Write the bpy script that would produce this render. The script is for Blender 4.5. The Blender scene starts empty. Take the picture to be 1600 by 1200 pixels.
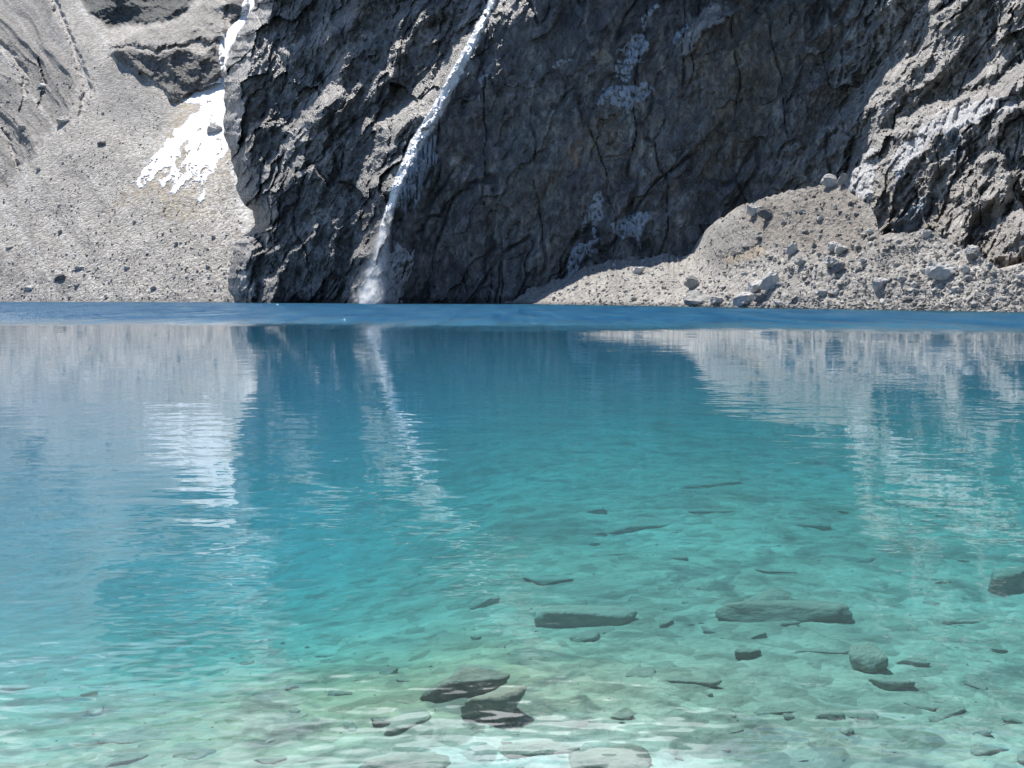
import bpy, bmesh, math, random
import numpy as np
from mathutils import Vector, Matrix, Euler

R_ = math.radians
random.seed(7)
RNG = np.random.default_rng(11)
scene = bpy.context.scene
COL = scene.collection

# ------------------------------------------------------------------ camera
CAM_H = 2.0
F_PX = 1700.0            # focal length in pixels of the 1600 px wide photograph
PITCH = 4.607
cam_data = bpy.data.cameras.new('camera')
cam_data.sensor_width = 36.0
cam_data.lens = 36.0 * F_PX / 1600.0
cam_data.clip_start = 0.1
cam_data.clip_end = 5000
cam = bpy.data.objects.new('camera', cam_data)
cam.location = (0, 0, CAM_H)
cam.rotation_euler = (R_(90 - PITCH), 0, 0)
COL.objects.link(cam)
scene.camera = cam

# ------------------------------------------------------------------ light
SUN_EL, SUN_AZ = 60.0, -26.0       # azimuth from +Y (away from the camera), negative = left
world = bpy.data.worlds.new('World')
scene.world = world
world.use_nodes = True
wn = world.node_tree.nodes; wl = world.node_tree.links
wn.clear()
sky = wn.new('ShaderNodeTexSky'); sky.sky_type = 'NISHITA'; sky.sun_disc = False
sky.sun_elevation = R_(SUN_EL); sky.sun_rotation = R_(SUN_AZ); sky.altitude = 1500
sky.air_density = 1.0; sky.dust_density = 0.0; sky.ozone_density = 4.0
bg = wn.new('ShaderNodeBackground'); bg.inputs[1].default_value = 0.095
wo = wn.new('ShaderNodeOutputWorld')
# bright clouds added to the unseen sky, for white glints on the lake
tc = wn.new('ShaderNodeTexCoord'); spx = wn.new('ShaderNodeSeparateXYZ'); wl.new(tc.outputs['Generated'], spx.inputs[0])
cn = wn.new('ShaderNodeTexNoise'); wl.new(tc.outputs['Generated'], cn.inputs['Vector']); cn.inputs['Scale'].default_value = 3.2; cn.inputs['Detail'].default_value = 7; cn.inputs['Roughness'].default_value = .6
def wm(op, a, b):
    x = wn.new('ShaderNodeMath'); x.operation = op; x.use_clamp = op == 'MULTIPLY'
    for i_, v_ in enumerate((a, b)):
        if isinstance(v_, (int, float)): x.inputs[i_].default_value = v_
        else: wl.new(v_, x.inputs[i_])
    return x.outputs[0]
band = wn.new('ShaderNodeMapRange'); band.interpolation_type = 'SMOOTHSTEP'; wl.new(spx.outputs[2], band.inputs[0])
band.inputs[1].default_value = .50; band.inputs[2].default_value = .42; band.inputs[3].default_value = 0; band.inputs[4].default_value = 1
cm_ = wn.new('ShaderNodeMapRange'); wl.new(cn.outputs['Fac'], cm_.inputs[0]); cm_.inputs[1].default_value = .42; cm_.inputs[2].default_value = .58
cmix = wn.new('ShaderNodeMix'); cmix.data_type = 'RGBA'; fr_ = wn.new('ShaderNodeMapRange'); wl.new(spx.outputs[1], fr_.inputs[0]); fr_.inputs[1].default_value = .25; fr_.inputs[2].default_value = .6
wl.new(wm('MULTIPLY', wm('MULTIPLY', band.outputs[0], cm_.outputs[0]), fr_.outputs[0]), cmix.inputs[0])
wl.new(sky.outputs[0], cmix.inputs[6]); cmix.inputs[7].default_value = (26, 26, 26.5, 1)
wl.new(cmix.outputs[2], bg.inputs[0]); wl.new(bg.outputs[0], wo.inputs[0])
sd = bpy.data.lights.new('sun', 'SUN'); sd.energy = 5.0; sd.angle = R_(0.5); sd.color = (1.0, 0.945, 0.87)
sun = bpy.data.objects.new('sun', sd); COL.objects.link(sun)
sdir = Vector((math.sin(R_(SUN_AZ)) * math.cos(R_(SUN_EL)), math.cos(R_(SUN_AZ)) * math.cos(R_(SUN_EL)), math.sin(R_(SUN_EL))))
sun.rotation_euler = sdir.to_track_quat('Z', 'Y').to_euler()
sun.location = (0, 0, 300)

scene.view_settings.view_transform = 'Standard'
scene.view_settings.look = 'None'
scene.view_settings.exposure = 0.45
scene.view_settings.gamma = 1
cy = scene.cycles
cy.use_denoising = True
cy.max_bounces = 8; cy.volume_bounces = 3; cy.diffuse_bounces = 2; cy.glossy_bounces = 3
cy.transparent_max_bounces = 8
cy.use_adaptive_sampling = True; cy.adaptive_threshold = 0.008
cy.sample_clamp_indirect = 6
cy.caustics_reflective = False; cy.caustics_refractive = False

# ------------------------------------------------------------------ pixel <-> ray helpers
SP, CP = math.sin(R_(PITCH)), math.cos(R_(PITCH))
def ae(px, py):
    """tangent of azimuth and of elevation (both per metre of Y) of the ray through a pixel"""
    cx = (np.asarray(px, float) - 800) / F_PX; c_ = (600 - np.asarray(py, float)) / F_PX
    d = CP + c_ * SP
    return cx / d, (-SP + c_ * CP) / d

# ------------------------------------------------------------------ noise
def _lat(ix, iy, seed):
    n = (ix.astype(np.int64) * 374761393 + iy.astype(np.int64) * 668265263 + seed * 1274126177) & 0xffffffff
    n = ((n ^ (n >> 13)) * 1274126177) & 0xffffffff
    return ((n ^ (n >> 16)) & 0xffff) / 65535.0 * 2 * math.pi
def perlin(x, y, seed=0):
    x = np.asarray(x, float); y = np.asarray(y, float)
    ix = np.floor(x); iy = np.floor(y); fx = x - ix; fy = y - iy
    ux = fx * fx * fx * (fx * (fx * 6 - 15) + 10); uy = fy * fy * fy * (fy * (fy * 6 - 15) + 10)
    def g(dx, dy):
        a = _lat(ix + dx, iy + dy, seed)
        return np.cos(a) * (fx - dx) + np.sin(a) * (fy - dy)
    a = g(0, 0) * (1 - ux) + g(1, 0) * ux; b = g(0, 1) * (1 - ux) + g(1, 1) * ux
    return (a * (1 - uy) + b * uy) * 1.5
def fbm(x, y, octv=5, seed=0, gain=0.5, lac=2.07):
    s = 0; a = 1.0; t = 0
    for o in range(octv):
        s = s + a * perlin(x, y, seed + o * 17); t += a; a *= gain
        x, y = x * lac + 3.1, y * lac + 1.7
    return s / t
def ridged(x, y, octv=5, seed=0, gain=0.52, lac=2.1):
    s = 0; a = 1.0; t = 0; w = 1.0
    for o in range(octv):
        n = 1 - np.abs(perlin(x, y, seed + o * 13)) * 1.6
        s = s + a * n * w; t += a; w = np.clip(n, 0.2, 1); a *= gain
        x, y = x * lac + 5.3, y * lac + 2.9
    return s / t
def facets(x, y, seed=0, tilt=1.0, step=.5):
    """broken rock: every Voronoi cell is a plane of its own with its own tilt and height"""
    ix = np.floor(x); iy = np.floor(y); best = np.full(x.shape, 1e9); out = np.zeros(x.shape)
    for dx in (-1, 0, 1):
        for dy in (-1, 0, 1):
            cx_, cy_ = ix + dx, iy + dy
            a = _lat(cx_, cy_, seed) / (2 * math.pi); b = _lat(cx_, cy_, seed + 7) / (2 * math.pi)
            px, py = x - cx_ - a, y - cy_ - b
            d = px * px + py * py
            t = _lat(cx_, cy_, seed + 19); h = _lat(cx_, cy_, seed + 23) / (2 * math.pi) - .5
            v = tilt * (np.cos(t) * px + np.sin(t) * py) + step * h
            m = d < best; best = np.where(m, d, best); out = np.where(m, v, out)
    return out
def sstep(a, b, x):
    t = np.clip((x - a) / (b - a), 0, 1); return t * t * (3 - 2 * t)

def seg_dist(X, Y, pts, closed=False):
    best = np.full(X.shape, 1e9); tt = np.zeros(X.shape)
    n = len(pts) - (0 if closed else 1)
    for k in range(n):
        (x0, y0), (x1, y1) = pts[k][:2], pts[(k + 1) % len(pts)][:2]
        dx, dy = x1 - x0, y1 - y0
        t = np.clip(((X - x0) * dx + (Y - y0) * dy) / (dx * dx + dy * dy + 1e-9), 0, 1)
        d = np.hypot(X - x0 - t * dx, Y - y0 - t * dy)
        m = d < best; best = np.where(m, d, best); tt = np.where(m, k + t, tt)
    return best, tt
def inside(X, Y, pts):
    r = np.zeros(X.shape, bool); n = len(pts)
    for k in range(n):
        (x0, y0), (x1, y1) = pts[k], pts[(k + 1) % n]
        if y0 == y1: continue
        c = ((y0 > Y) != (y1 > Y)) & (X < (x1 - x0) * (Y - y0) / (y1 - y0) + x0)
        r ^= c
    return r
def poly(X, Y, pts, soft=4.0):
    """soft mask (1 inside) evaluated only near the polygon"""
    out = np.zeros(X.shape)
    xs = [p[0] for p in pts]; ys = [p[1] for p in pts]
    m = (X > min(xs) - soft * 2) & (X < max(xs) + soft * 2) & (Y > min(ys) - soft * 2) & (Y < max(ys) + soft * 2)
    if not m.any(): return out
    x, y = X[m], Y[m]
    d, _ = seg_dist(x, y, pts, True)
    d = np.where(inside(x, y, pts), d, -d)
    out[m] = sstep(-soft * 0.5, soft, d)
    return out
def stroke(X, Y, pts, soft=0.5):
    """pts: (x, y, halfwidth)"""
    w = np.array([p[2] for p in pts], float)
    d, t = seg_dist(X, Y, pts)
    hw = np.interp(t, np.arange(len(pts)), w)
    return sstep(1.0 + soft, 1.0 - soft, d / np.maximum(hw, 0.1))

def poisson(gx, gy):
    """least squares surface whose gradients are gx (along axis 1) and gy (along axis 0)"""
    H, W = gx.shape
    GX = np.zeros((2 * H, 2 * W)); GY = np.zeros((2 * H, 2 * W))
    GX[:H, :W] = gx; GX[:H, W:] = -gx[:, ::-1]; GX[H:] = GX[:H][::-1]
    GY[:H, :W] = gy; GY[H:, :W] = -gy[::-1]; GY[:, W:] = GY[:, :W][:, ::-1]
    u = np.fft.fftfreq(2 * W)[None] * 2j * math.pi; v = np.fft.fftfreq(2 * H)[:, None] * 2j * math.pi
    den = (np.abs(u) ** 2 + np.abs(v) ** 2); den[0, 0] = 1
    Z = -(u * np.fft.fft2(GX) + v * np.fft.fft2(GY)) / den
    Z[0, 0] = 0
    return np.real(np.fft.ifft2(Z))[:H, :W]

# ------------------------------------------------------------------ object helpers
def tag(o, label=None, cat=None, group=None, kind=None):
    if label: o['label'] = label
    if cat: o['category'] = cat
    if group: o['group'] = group
    if kind: o['kind'] = kind
    return o
def mesh_obj(name, V, Fc, mat, parent=None, smooth=True, cols=None, extra=None):
    V = np.asarray(V, np.float32).reshape(-1, 3); Fc = np.asarray(Fc, np.int32)
    n = Fc.shape[1]
    me = bpy.data.meshes.new(name)
    me.vertices.add(len(V)); me.vertices.foreach_set('co', V.ravel())
    me.loops.add(Fc.size); me.loops.foreach_set('vertex_index', Fc.ravel())
    me.polygons.add(len(Fc))
    me.polygons.foreach_set('loop_start', np.arange(0, Fc.size, n, dtype=np.int32))
    if cols is not None:
        at = me.color_attributes.new('col', 'FLOAT_COLOR', 'POINT')
        c = np.ones((len(V), 4), np.float32); c[:, :3] = cols.reshape(-1, 3)
        at.data.foreach_set('color', c.ravel())
    if extra is not None:
        for k, a in extra.items():
            at = me.attributes.new(k, 'FLOAT', 'POINT'); at.data.foreach_set('value', np.asarray(a, np.float32).ravel())
    me.update(calc_edges=True)
    me.polygons.foreach_set('use_smooth', np.full(len(Fc), smooth, bool))
    me.materials.append(mat)
    o = bpy.data.objects.new(name, me); COL.objects.link(o)
    if parent is not None: o.parent = parent
    return o
def grid_faces(H, W, sel=None):
    i = np.arange(H * W).reshape(H, W)
    q = np.stack([i[:-1, :-1], i[1:, :-1], i[1:, 1:], i[:-1, 1:]], -1)
    if sel is not None: q = q[sel]
    return q.reshape(-1, 4)[:, ::-1]

# ------------------------------------------------------------------ materials
class NT:
    def __init__(s, name):
        s.m = bpy.data.materials.new(name); s.m.use_nodes = True
        s.t = s.m.node_tree; s.t.nodes.clear(); s.out = s.n('ShaderNodeOutputMaterial')
    def n(s, typ, **kw):
        x = s.t.nodes.new(typ)
        for k, v in kw.items(): setattr(x, k, v)
        return x
    def l(s, a, b): s.t.links.new(a, b)
    def val(s, sock, v):
        if hasattr(v, 'default_value') or hasattr(v, 'links'): s.l(v, sock)
        else: sock.default_value = v
    def math(s, op, a, b=None, clamp=False):
        x = s.n('ShaderNodeMath', operation=op, use_clamp=clamp); s.val(x.inputs[0], a)
        if b is not None: s.val(x.inputs[1], b)
        return x.outputs[0]
    def vmath(s, op, a, b=None):
        x = s.n('ShaderNodeVectorMath', operation=op); s.val(x.inputs[0], a)
        if b is not None: s.val(x.inputs[1], b)
        return x.outputs[0]
    def noise(s, vec, scale, detail=4, rough=0.55, dim='3D', dist=0.0):
        x = s.n('ShaderNodeTexNoise', noise_dimensions=dim); s.l(vec, x.inputs['Vector'])
        x.inputs['Scale'].default_value = scale; x.inputs['Detail'].default_value = detail
        x.inputs['Roughness'].default_value = rough; x.inputs['Distortion'].default_value = dist
        return x.outputs['Fac']
    def ramp(s, fac, pts):
        x = s.n('ShaderNodeValToRGB'); s.l(fac, x.inputs[0]); cr = x.color_ramp
        while len(cr.elements) < len(pts): cr.elements.new(0.5)
        for e, (p, c) in zip(cr.elements, pts):
            e.position = p; e.color = (c, c, c, 1) if isinstance(c, (int, float)) else (*c, 1)
        return x.outputs[0]
    def mix(s, fac, a, b, mode='MIX'):
        x = s.n('ShaderNodeMix', data_type='RGBA', blend_type=mode)
        s.val(x.inputs[0], fac); s.val(x.inputs[6], a if not isinstance(a, tuple) else (*a, 1)[:4]); s.val(x.inputs[7], b if not isinstance(b, tuple) else (*b, 1)[:4])
        return x.outputs[2]
    def coords(s, sc=(1, 1, 1), rot=(0, 0, 0)):
        c = s.n('ShaderNodeTexCoord'); mp = s.n('ShaderNodeMapping')
        s.l(c.outputs['Object'], mp.inputs[0]); mp.inputs['Scale'].default_value = sc; mp.inputs['Rotation'].default_value = rot
        return mp.outputs[0]
    def attr(s, name):
        a = s.n('ShaderNodeAttribute', attribute_name=name); return a
    def pbr(s, col, rough, height=None, bump=1.0, dist=1.0, spec=0.5, **kw):
        p = s.n('ShaderNodeBsdfPrincipled'); s.val(p.inputs['Base Color'], col if not isinstance(col, tuple) else (*col, 1)[:4])
        s.val(p.inputs['Roughness'], rough); p.inputs['Specular IOR Level'].default_value = spec
        if height is not None:
            b = s.n('ShaderNodeBump'); b.inputs['Strength'].default_value = bump; b.inputs['Distance'].default_value = dist
            s.l(height, b.inputs['Height']); s.l(b.outputs[0], p.inputs['Normal'])
        for k, v in kw.items(): s.val(p.inputs[k], v)
        s.l(p.outputs[0], s.out.inputs[0]); return p

def mat_cliff():
    t = NT('wet_dark_rock'); a = t.attr('col'); co = t.coords(); di = t.coords((1, 1, .6), (0, R_(32), 0))
    n1 = t.noise(co, .12, 6, .6); n2 = t.noise(di, .55, 8, .62, dist=.6); n3 = t.noise(di, 1.9, 6, .65)
    c = t.mix(1.0, a.outputs['Color'], t.ramp(n2, [(.3, .35), (.5, .95), (.7, 2.0)]), 'MULTIPLY')
    c = t.mix(1.0, c, t.ramp(n1, [(.3, .7), (.7, 1.3)]), 'MULTIPLY')
    h = t.math('ADD', t.math('MULTIPLY', n2, 1.0), t.math('MULTIPLY', n3, .45))
    t.pbr(c, t.ramp(n2, [(.3, .55), (.7, .3)]), h, 1.0, 1.5, .8)
    return t.m
def mat_scree(name, tint, fs=1.0):
    t = NT(name); a = t.attr('col'); co = t.coords()
    v = t.n('ShaderNodeTexVoronoi'); t.l(co, v.inputs['Vector']); v.inputs['Scale'].default_value = 1.1 * fs
    v2 = t.n('ShaderNodeTexVoronoi'); t.l(co, v2.inputs['Vector']); v2.inputs['Scale'].default_value = 2.6 * fs
    n1 = t.noise(co, .05, 5, .6); n2 = t.noise(co, .9 * fs, 6, .7)
    g = t.n('ShaderNodeSeparateColor'); t.l(v.outputs['Color'], g.inputs[0])
    c = t.mix(1.0, a.outputs['Color'], t.ramp(g.outputs[0], [(0, .68), (.6, 1.0), (1, 1.35)]), 'MULTIPLY')
    c = t.mix(1.0, c, t.ramp(n1, [(.3, .84), (.7, 1.15)]), 'MULTIPLY')
    c = t.mix(1.0, c, t.ramp(n2, [(.3, .75), (.7, 1.2)]), 'MULTIPLY')
    c = t.mix(1.0, c, tint, 'MULTIPLY')
    h = t.math('ADD', t.math('MULTIPLY', v.outputs['Distance'], -.5), t.math('ADD', t.math('MULTIPLY', v2.outputs['Distance'], -.3), n2))
    t.pbr(c, .85, h, .9, .55 / fs, .3)
    return t.m
def mat_rock(name, c0, c1, scale=1.0, bump=.5, dist=.3, rough=.75, use_attr=False):
    t = NT(name); co = t.coords()
    n1 = t.noise(co, 1.3 * scale, 7, .62); n2 = t.noise(co, 7 * scale, 5, .6)
    c = t.ramp(n1, [(.3, c0), (.7, c1)])
    c = t.mix(1.0, c, t.ramp(n2, [(.3, .8), (.7, 1.15)]), 'MULTIPLY')
    if use_attr:
        c = t.mix(1.0, c, t.attr('col').outputs['Color'], 'MULTIPLY')
    else:
        oi = t.n('ShaderNodeObjectInfo')
        c = t.mix(1.0, c, t.ramp(oi.outputs['Random'], [(0, .72), (.5, 1.0), (1, 1.25)]), 'MULTIPLY')
    t.pbr(c, rough, t.math('ADD', n1, t.math('MULTIPLY', n2, .4)), bump, dist, .4)
    return t.m
def mat_fall():
    t = NT('white_water'); co = t.coords((1, 1, .16), (0, R_(-24), 0)); n = t.noise(co, 1.6, 5, .6)
    t.pbr(t.ramp(n, [(.3, (.62, .66, .7)), (.55, (.93, .94, .95))]), .35, n, .5, .5, .6)
    return t.m
def mat_snow(name, col=(.86, .88, .92), rough=.6, stain=(.55, .5, .42), thr=(.62, .8), scale=.12):
    t = NT(name); co = t.coords(); n = t.noise(co, scale, 6, .65); n2 = t.noise(co, 1.5, 6, .65)
    c = t.mix(t.ramp(n, [(thr[0], 0.0), (thr[1], .8)]), col, stain)
    t.pbr(c, rough, t.math('ADD', n2, n), .7, .7, .5)
    return t.m
def mat_ice(name, col=(.52, .60, .68), dark=(.2, .25, .3)):
    t = NT(name); co = t.coords((1.0, 1.0, .22)); n = t.noise(co, .9, 6, .65); n2 = t.noise(co, 3.2, 5, .6)
    c = t.mix(t.ramp(n, [(.36, 0.0), (.62, 1.0)]), dark, col)
    t.pbr(c, .32, t.math('ADD', n2, n), .8, .8, .5)
    return t.m

M_CLIFF = mat_cliff()
M_SCREE = mat_scree('grey_scree', (1, 1, 1), .8)
M_MORAINE = mat_scree('moraine_gravel', (1, 1, 1), 1.6)
M_RUBBLE = mat_rock('rubble_stone', (.24, .235, .225), (.42, .41, .39), .5, .4, .3, .8, True)
M_BOULDER = mat_rock('boulder_stone', (.32, .31, .295), (.56, .55, .53), .6, .7, .35, .75)
M_SNOW = mat_snow('old_snow')
M_ICE = mat_ice('blue_ice', (.50, .58, .68), (.30, .35, .41)); M_GLAZE = mat_ice('rock_glaze_ice', (.82, .83, .85), (.36, .36, .37))
M_FALL = mat_fall()

# ------------------------------------------------------------------ shoreline
SHX = [-900, 0, 470, 780, 1000, 1250, 1600, 2100]
SHY = [470.6, 471.4, 472.6, 474.3, 477.6, 482, 487.3, 494]
def shore_y(px):
    py = np.interp(px, SHX, SHY); _, e = ae(px, py); return -CAM_H / e

def surf(px, py, Yb, k, R=0.0):
    """point on a slope that starts at Yb on the water and recedes k metres per metre of height"""
    a, e = ae(px, py)
    Y = (Yb + R + k * CAM_H) / (1 - k * e)
    return a * Y, Y, CAM_H + e * Y

class Sheet:
    """a relief surface kept as a grid so that stones, ice and water can be laid on it"""
    def __init__(s, PX, PY, X, Y, Z): s.PX, s.PY, s.X, s.Y, s.Z = PX, PY, X, Y, Z
    def P(s): return np.stack([s.X, s.Y, s.Z], -1)
    def sub(s, x0, y0, x1, y1, up=3):
        """refined copy of the part that lies inside a box"""
        m = (s.PX > x0) & (s.PX < x1) & (s.PY > y0) & (s.PY < y1)
        jj, ii = np.where(m)
        j0, j1, i0, i1 = jj.min(), jj.max(), ii.min(), ii.max()
        def rs(A):
            A = A[j0:j1 + 1, i0:i1 + 1]; H, W = A.shape
            yi = np.linspace(0, H - 1, (H - 1) * up + 1); xi = np.linspace(0, W - 1, (W - 1) * up + 1)
            ya = np.minimum(yi.astype(int), H - 2); xa = np.minimum(xi.astype(int), W - 2)
            fy = (yi - ya)[:, None]; fx = (xi - xa)[None]
            return (A[ya][:, xa] * (1 - fy) * (1 - fx) + A[ya + 1][:, xa] * fy * (1 - fx)
                    + A[ya][:, xa + 1] * (1 - fy) * fx + A[ya + 1][:, xa + 1] * fy * fx)
        return Sheet(rs(s.PX), rs(s.PY), rs(s.X), rs(s.Y), rs(s.Z))
def patch(sheet, box, maskfn, name, mat, thick=.8, parent=None, up=2, rough=.35, seed=0, warp=5.0, wscale=14.0):
    g = sheet.sub(*box, up=up)
    wx = fbm(g.PX / wscale, g.PY / wscale, 4, seed + 1) * warp; wy = fbm(g.PX / wscale, g.PY / wscale, 4, seed + 5) * warp
    m = np.clip(maskfn(g.PX + wx, g.PY + wy), 0, 1)
    n = fbm(g.X / 2.5, g.Z / 4.0, 4, seed + 9)
    off = thick * (m * (1 + rough * n)) - .35 * (1 - m)
    L = np.hypot(g.X, g.Y)
    X = g.X - g.X / L * off; Y = g.Y - g.Y / L * off; Z = g.Z + off * .25
    V = np.stack([X, Y, Z], -1)
    mm = m > .03
    sel = mm[:-1, :-1] | mm[1:, :-1] | mm[1:, 1:] | mm[:-1, 1:]
    q = grid_faces(*g.PX.shape, sel=sel)
    used, inv = np.unique(q, return_inverse=True)
    return mesh_obj(name, V.reshape(-1, 3)[used], inv.reshape(-1, 4), mat, parent)

# ------------------------------------------------------------------ the great rock wall
STEP = 2.0
py_ = np.arange(-290, 482, STEP)[::-1]          # bottom row first
px_ = np.arange(330, 2040, STEP)
PX, PY = np.meshgrid(px_, py_)
def skyline(X, Y, seed):
    return np.where(Y < -150, -150 + (Y + 150) * (.85 + .9 * fbm(X / 260, X * 0, 5, seed, .55)), Y)
PY = skyline(PX, PY, 17)
EDY = [-400, -200, -60, 8, 42, 71, 100, 133, 200, 250, 292, 320, 329, 345, 362, 379, 450, 467, 482]
EDX = [470, 430, 402, 394, 377, 365, 352, 348, 350, 361, 371, 379, 396, 397, 390, 366, 357, 366, 369]
xl = np.interp(PY, EDY, EDX) + fbm(PY / 26, PY * 0 + .3, 4, 5) * 8
PX = np.where(PX < 500, xl + (PX - 330) / 170 * (500 - xl), PX)
a_, e_ = ae(PX, PY)
YbW = np.interp(PX, [340, 380, 600, 780, 900, 1000, 1080, 1150, 1200, 1300, 1400, 1500, 1600, 2040],
                [350, 343, 318, 303, 297, 290, 284, 280, 277, 262, 236, 214, 197, 150])
xs, zs = a_ * 290, e_ * 290                      # roughly metres on the wall
wx = PX + fbm(PX / 22, PY / 22, 5, 3, .6) * 13; wy = PY + fbm(PX / 22, PY / 22, 5, 8, .6) * 13
LIT = [
 [(402,308),(412,275),(430,232),(442,210),(470,196),(504,198),(500,214),(470,222),(448,245),(430,285),(414,312)],
 [(440,183),(465,150),(498,128),(534,124),(542,146),(507,170),(470,178)],
 [(420,110),(436,75),(450,52),(476,50),(476,82),(452,96),(430,124)],
 [(505,120),(517,84),(548,64),(573,72),(550,98),(521,126)],
 [(570,292),(596,254),(623,242),(634,258),(610,280)],
 [(463,368),(482,338),(496,324),(518,326),(520,372),(500,360)],
 [(550,398),(552,371),(563,354),(567,392)],
 [(584,180),(607,154),(652,154),(665,142),(672,179),(640,192),(590,200)],
 [(664,150),(682,104),(711,50),(732,2),(744,2),(722,60),(694,110),(676,150)],
 [(615,80),(657,46),(707,32),(690,58),(640,90)],
 [(363,388),(377,364),(396,368),(396,400)],
 [(365,462),(372,417),(386,404),(392,468)],
 [(405,440),(414,400),(425,440)],
 [(695,256),(715,240),(742,258),(716,292)],
 [(360,120),(380,80),(410,40),(440,10),(470,10),(440,40),(410,70),(385,120),(365,160)],
 [(480,60),(510,30),(560,10),(600,5),(560,30),(520,50),(490,80)],
 [(355,230),(360,180),(385,150),(400,150),(385,190),(372,240)],
 [(560,140),(590,110),(640,96),(630,116),(590,136)],
 [(470,280),(490,250),(515,240),(500,262)],
 [(620,230),(640,205),(665,196),(650,226)],
 [(545,60),(600,28),(640,10),(680,-10),(640,28),(580,62)],
 # right half
 [(1060,92),(1073,50),(1094,18),(1117,4),(1152,18),(1128,36),(1100,52),(1078,84)],
 [(1380,92),(1409,42),(1420,44),(1425,65),(1397,88)],
 [(1421,66),(1442,28),(1466,13),(1446,50)],
 [(1354,110),(1389,86),(1431,68),(1480,82),(1448,92),(1412,110),(1386,155),(1358,175),(1320,196),(1316,174),(1352,158),(1350,132)],
 [(1308,152),(1336,136),(1358,103),(1354,143)],
 [(1288,250),(1302,215),(1324,193),(1318,228)],
 [(1296,186),(1324,158),(1338,169)],
 [(1340,258),(1360,236),(1392,208),(1440,174),(1501,150),(1560,134),(1594,98),(1640,80),(1660,110),(1591,172),(1549,188),(1500,204),(1462,208),(1431,252),(1400,290)],
 [(1431,168),(1440,150),(1468,150),(1470,168)],
 [(1477,159),(1493,138),(1512,144)],
 [(1317,288),(1345,250),(1362,230),(1374,236),(1371,272),(1360,312),(1342,314),(1322,297)],
 [(1460,366),(1485,312),(1505,272),(1527,262),(1549,234),(1563,252),(1560,288),(1530,330),(1505,345),(1488,386)],
 [(1542,412),(1550,380),(1578,332),(1600,324),(1640,320),(1625,360),(1566,412)],
 [(1530,374),(1550,350),(1574,332),(1556,368)],
 [(1380,330),(1392,300),(1402,284),(1392,316)],
 [(1400,-40),(1480,-80),(1560,-90),(1500,-50),(1420,-20)],
 [(780,-60),(840,-120),(900,-130),(860,-90),(800,-50)],
]
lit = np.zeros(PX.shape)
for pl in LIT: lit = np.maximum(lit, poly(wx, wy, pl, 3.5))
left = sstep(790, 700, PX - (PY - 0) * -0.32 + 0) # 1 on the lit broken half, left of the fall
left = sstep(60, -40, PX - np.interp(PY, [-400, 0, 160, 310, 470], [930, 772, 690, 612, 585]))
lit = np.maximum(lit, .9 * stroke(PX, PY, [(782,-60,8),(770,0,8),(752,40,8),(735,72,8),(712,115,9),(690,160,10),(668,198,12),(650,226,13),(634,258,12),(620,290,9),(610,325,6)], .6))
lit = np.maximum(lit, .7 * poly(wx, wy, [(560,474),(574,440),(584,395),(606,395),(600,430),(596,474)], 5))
mpp = 290 / F_PX * STEP                          # metres per grid cell
k_extra = 1.35 * lit - .10
gy = k_extra * mpp
gx = -.55 * lit * mpp
R = poisson(gx, gy)
# broken diagonal ribs on the left, upright flutes and slabs on the right
def rot(x, z, ang):
    c, s = math.cos(R_(ang)), math.sin(R_(ang)); return x * c + z * s, -x * s + z * c
u, v = rot(xs, zs, 52)
w1 = fbm(u / 30, v / 30, 3, 41) * 7
rib = ridged((u + w1) / 46, (v + w1) / 15, 6, 21, .55)
rib2 = ridged((u + w1) / 12, (v - w1) / 6, 5, 31, .55)
u2, v2 = rot(xs, zs, 66)
flu = ridged((v2 + w1) / 9, (u2) / 34, 5, 61, .5)
slab = fbm(xs / 26, zs / 20, 6, 71, .55)
brk = sstep(1180, 1330, PX - (PY - 200) * -.3)       # the broken right buttresses
act = np.clip(left + brk * .85, 0, 1)
u3, v3 = rot(xs, zs, 58)
cr1 = ridged((u3 + w1) / 7.5, (v3 - w1) / 2.6, 4, 43, .6); cr2 = ridged(u3 / 3.2, v3 / 1.3, 3, 47, .6)
R = R - act * ((rib - .55) * 8.0 + (rib2 - .55) * 3.0 + (cr1 - .55) * 1.0 + (cr2 - .5) * .35) - (1 - act) * ((flu - .55) * 2.4 + slab * 3.0 + (rib - .55) * 1.2 + (rib2 - .55) * .8 + (cr1 - .55) * .6 + (cr2 - .5) * .2)
R = R - fbm(xs / 2.6, zs / 2.6, 4, 77, .6) * (.28 + .2 * act)
jx, jy = fbm(xs / 9, zs / 9, 3, 53) * 4, fbm(xs / 9, zs / 9, 3, 54) * 4
ck1 = fbm((v2 + w1) / 22, u2 / 95, 3, 86); ck2 = fbm((xs + w1) / 16, zs / 80, 3, 87); ck3 = fbm((v3 + jx) / 30, u3 / 120, 3, 88)
crack = np.maximum(np.exp(-(ck1 / .022) ** 2), np.maximum(.8 * np.exp(-(ck2 / .02) ** 2), np.exp(-(ck3 / .02) ** 2)))
R += 1.5 * crack
R -= (.30 + .70 * act) * (facets((u3 + jx) / 25, (v3 + jy) / 7.5, 81) * 4.6 + facets((u3 + jy) / 12, (v3 + jx) / 3.4, 82) * 2.3
     + facets((u3 + jx * .3) / 5.5, v3 / 1.4, 83) * .9 + facets(u3 / 2.2, v3 / .8, 84) * .35)
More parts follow.
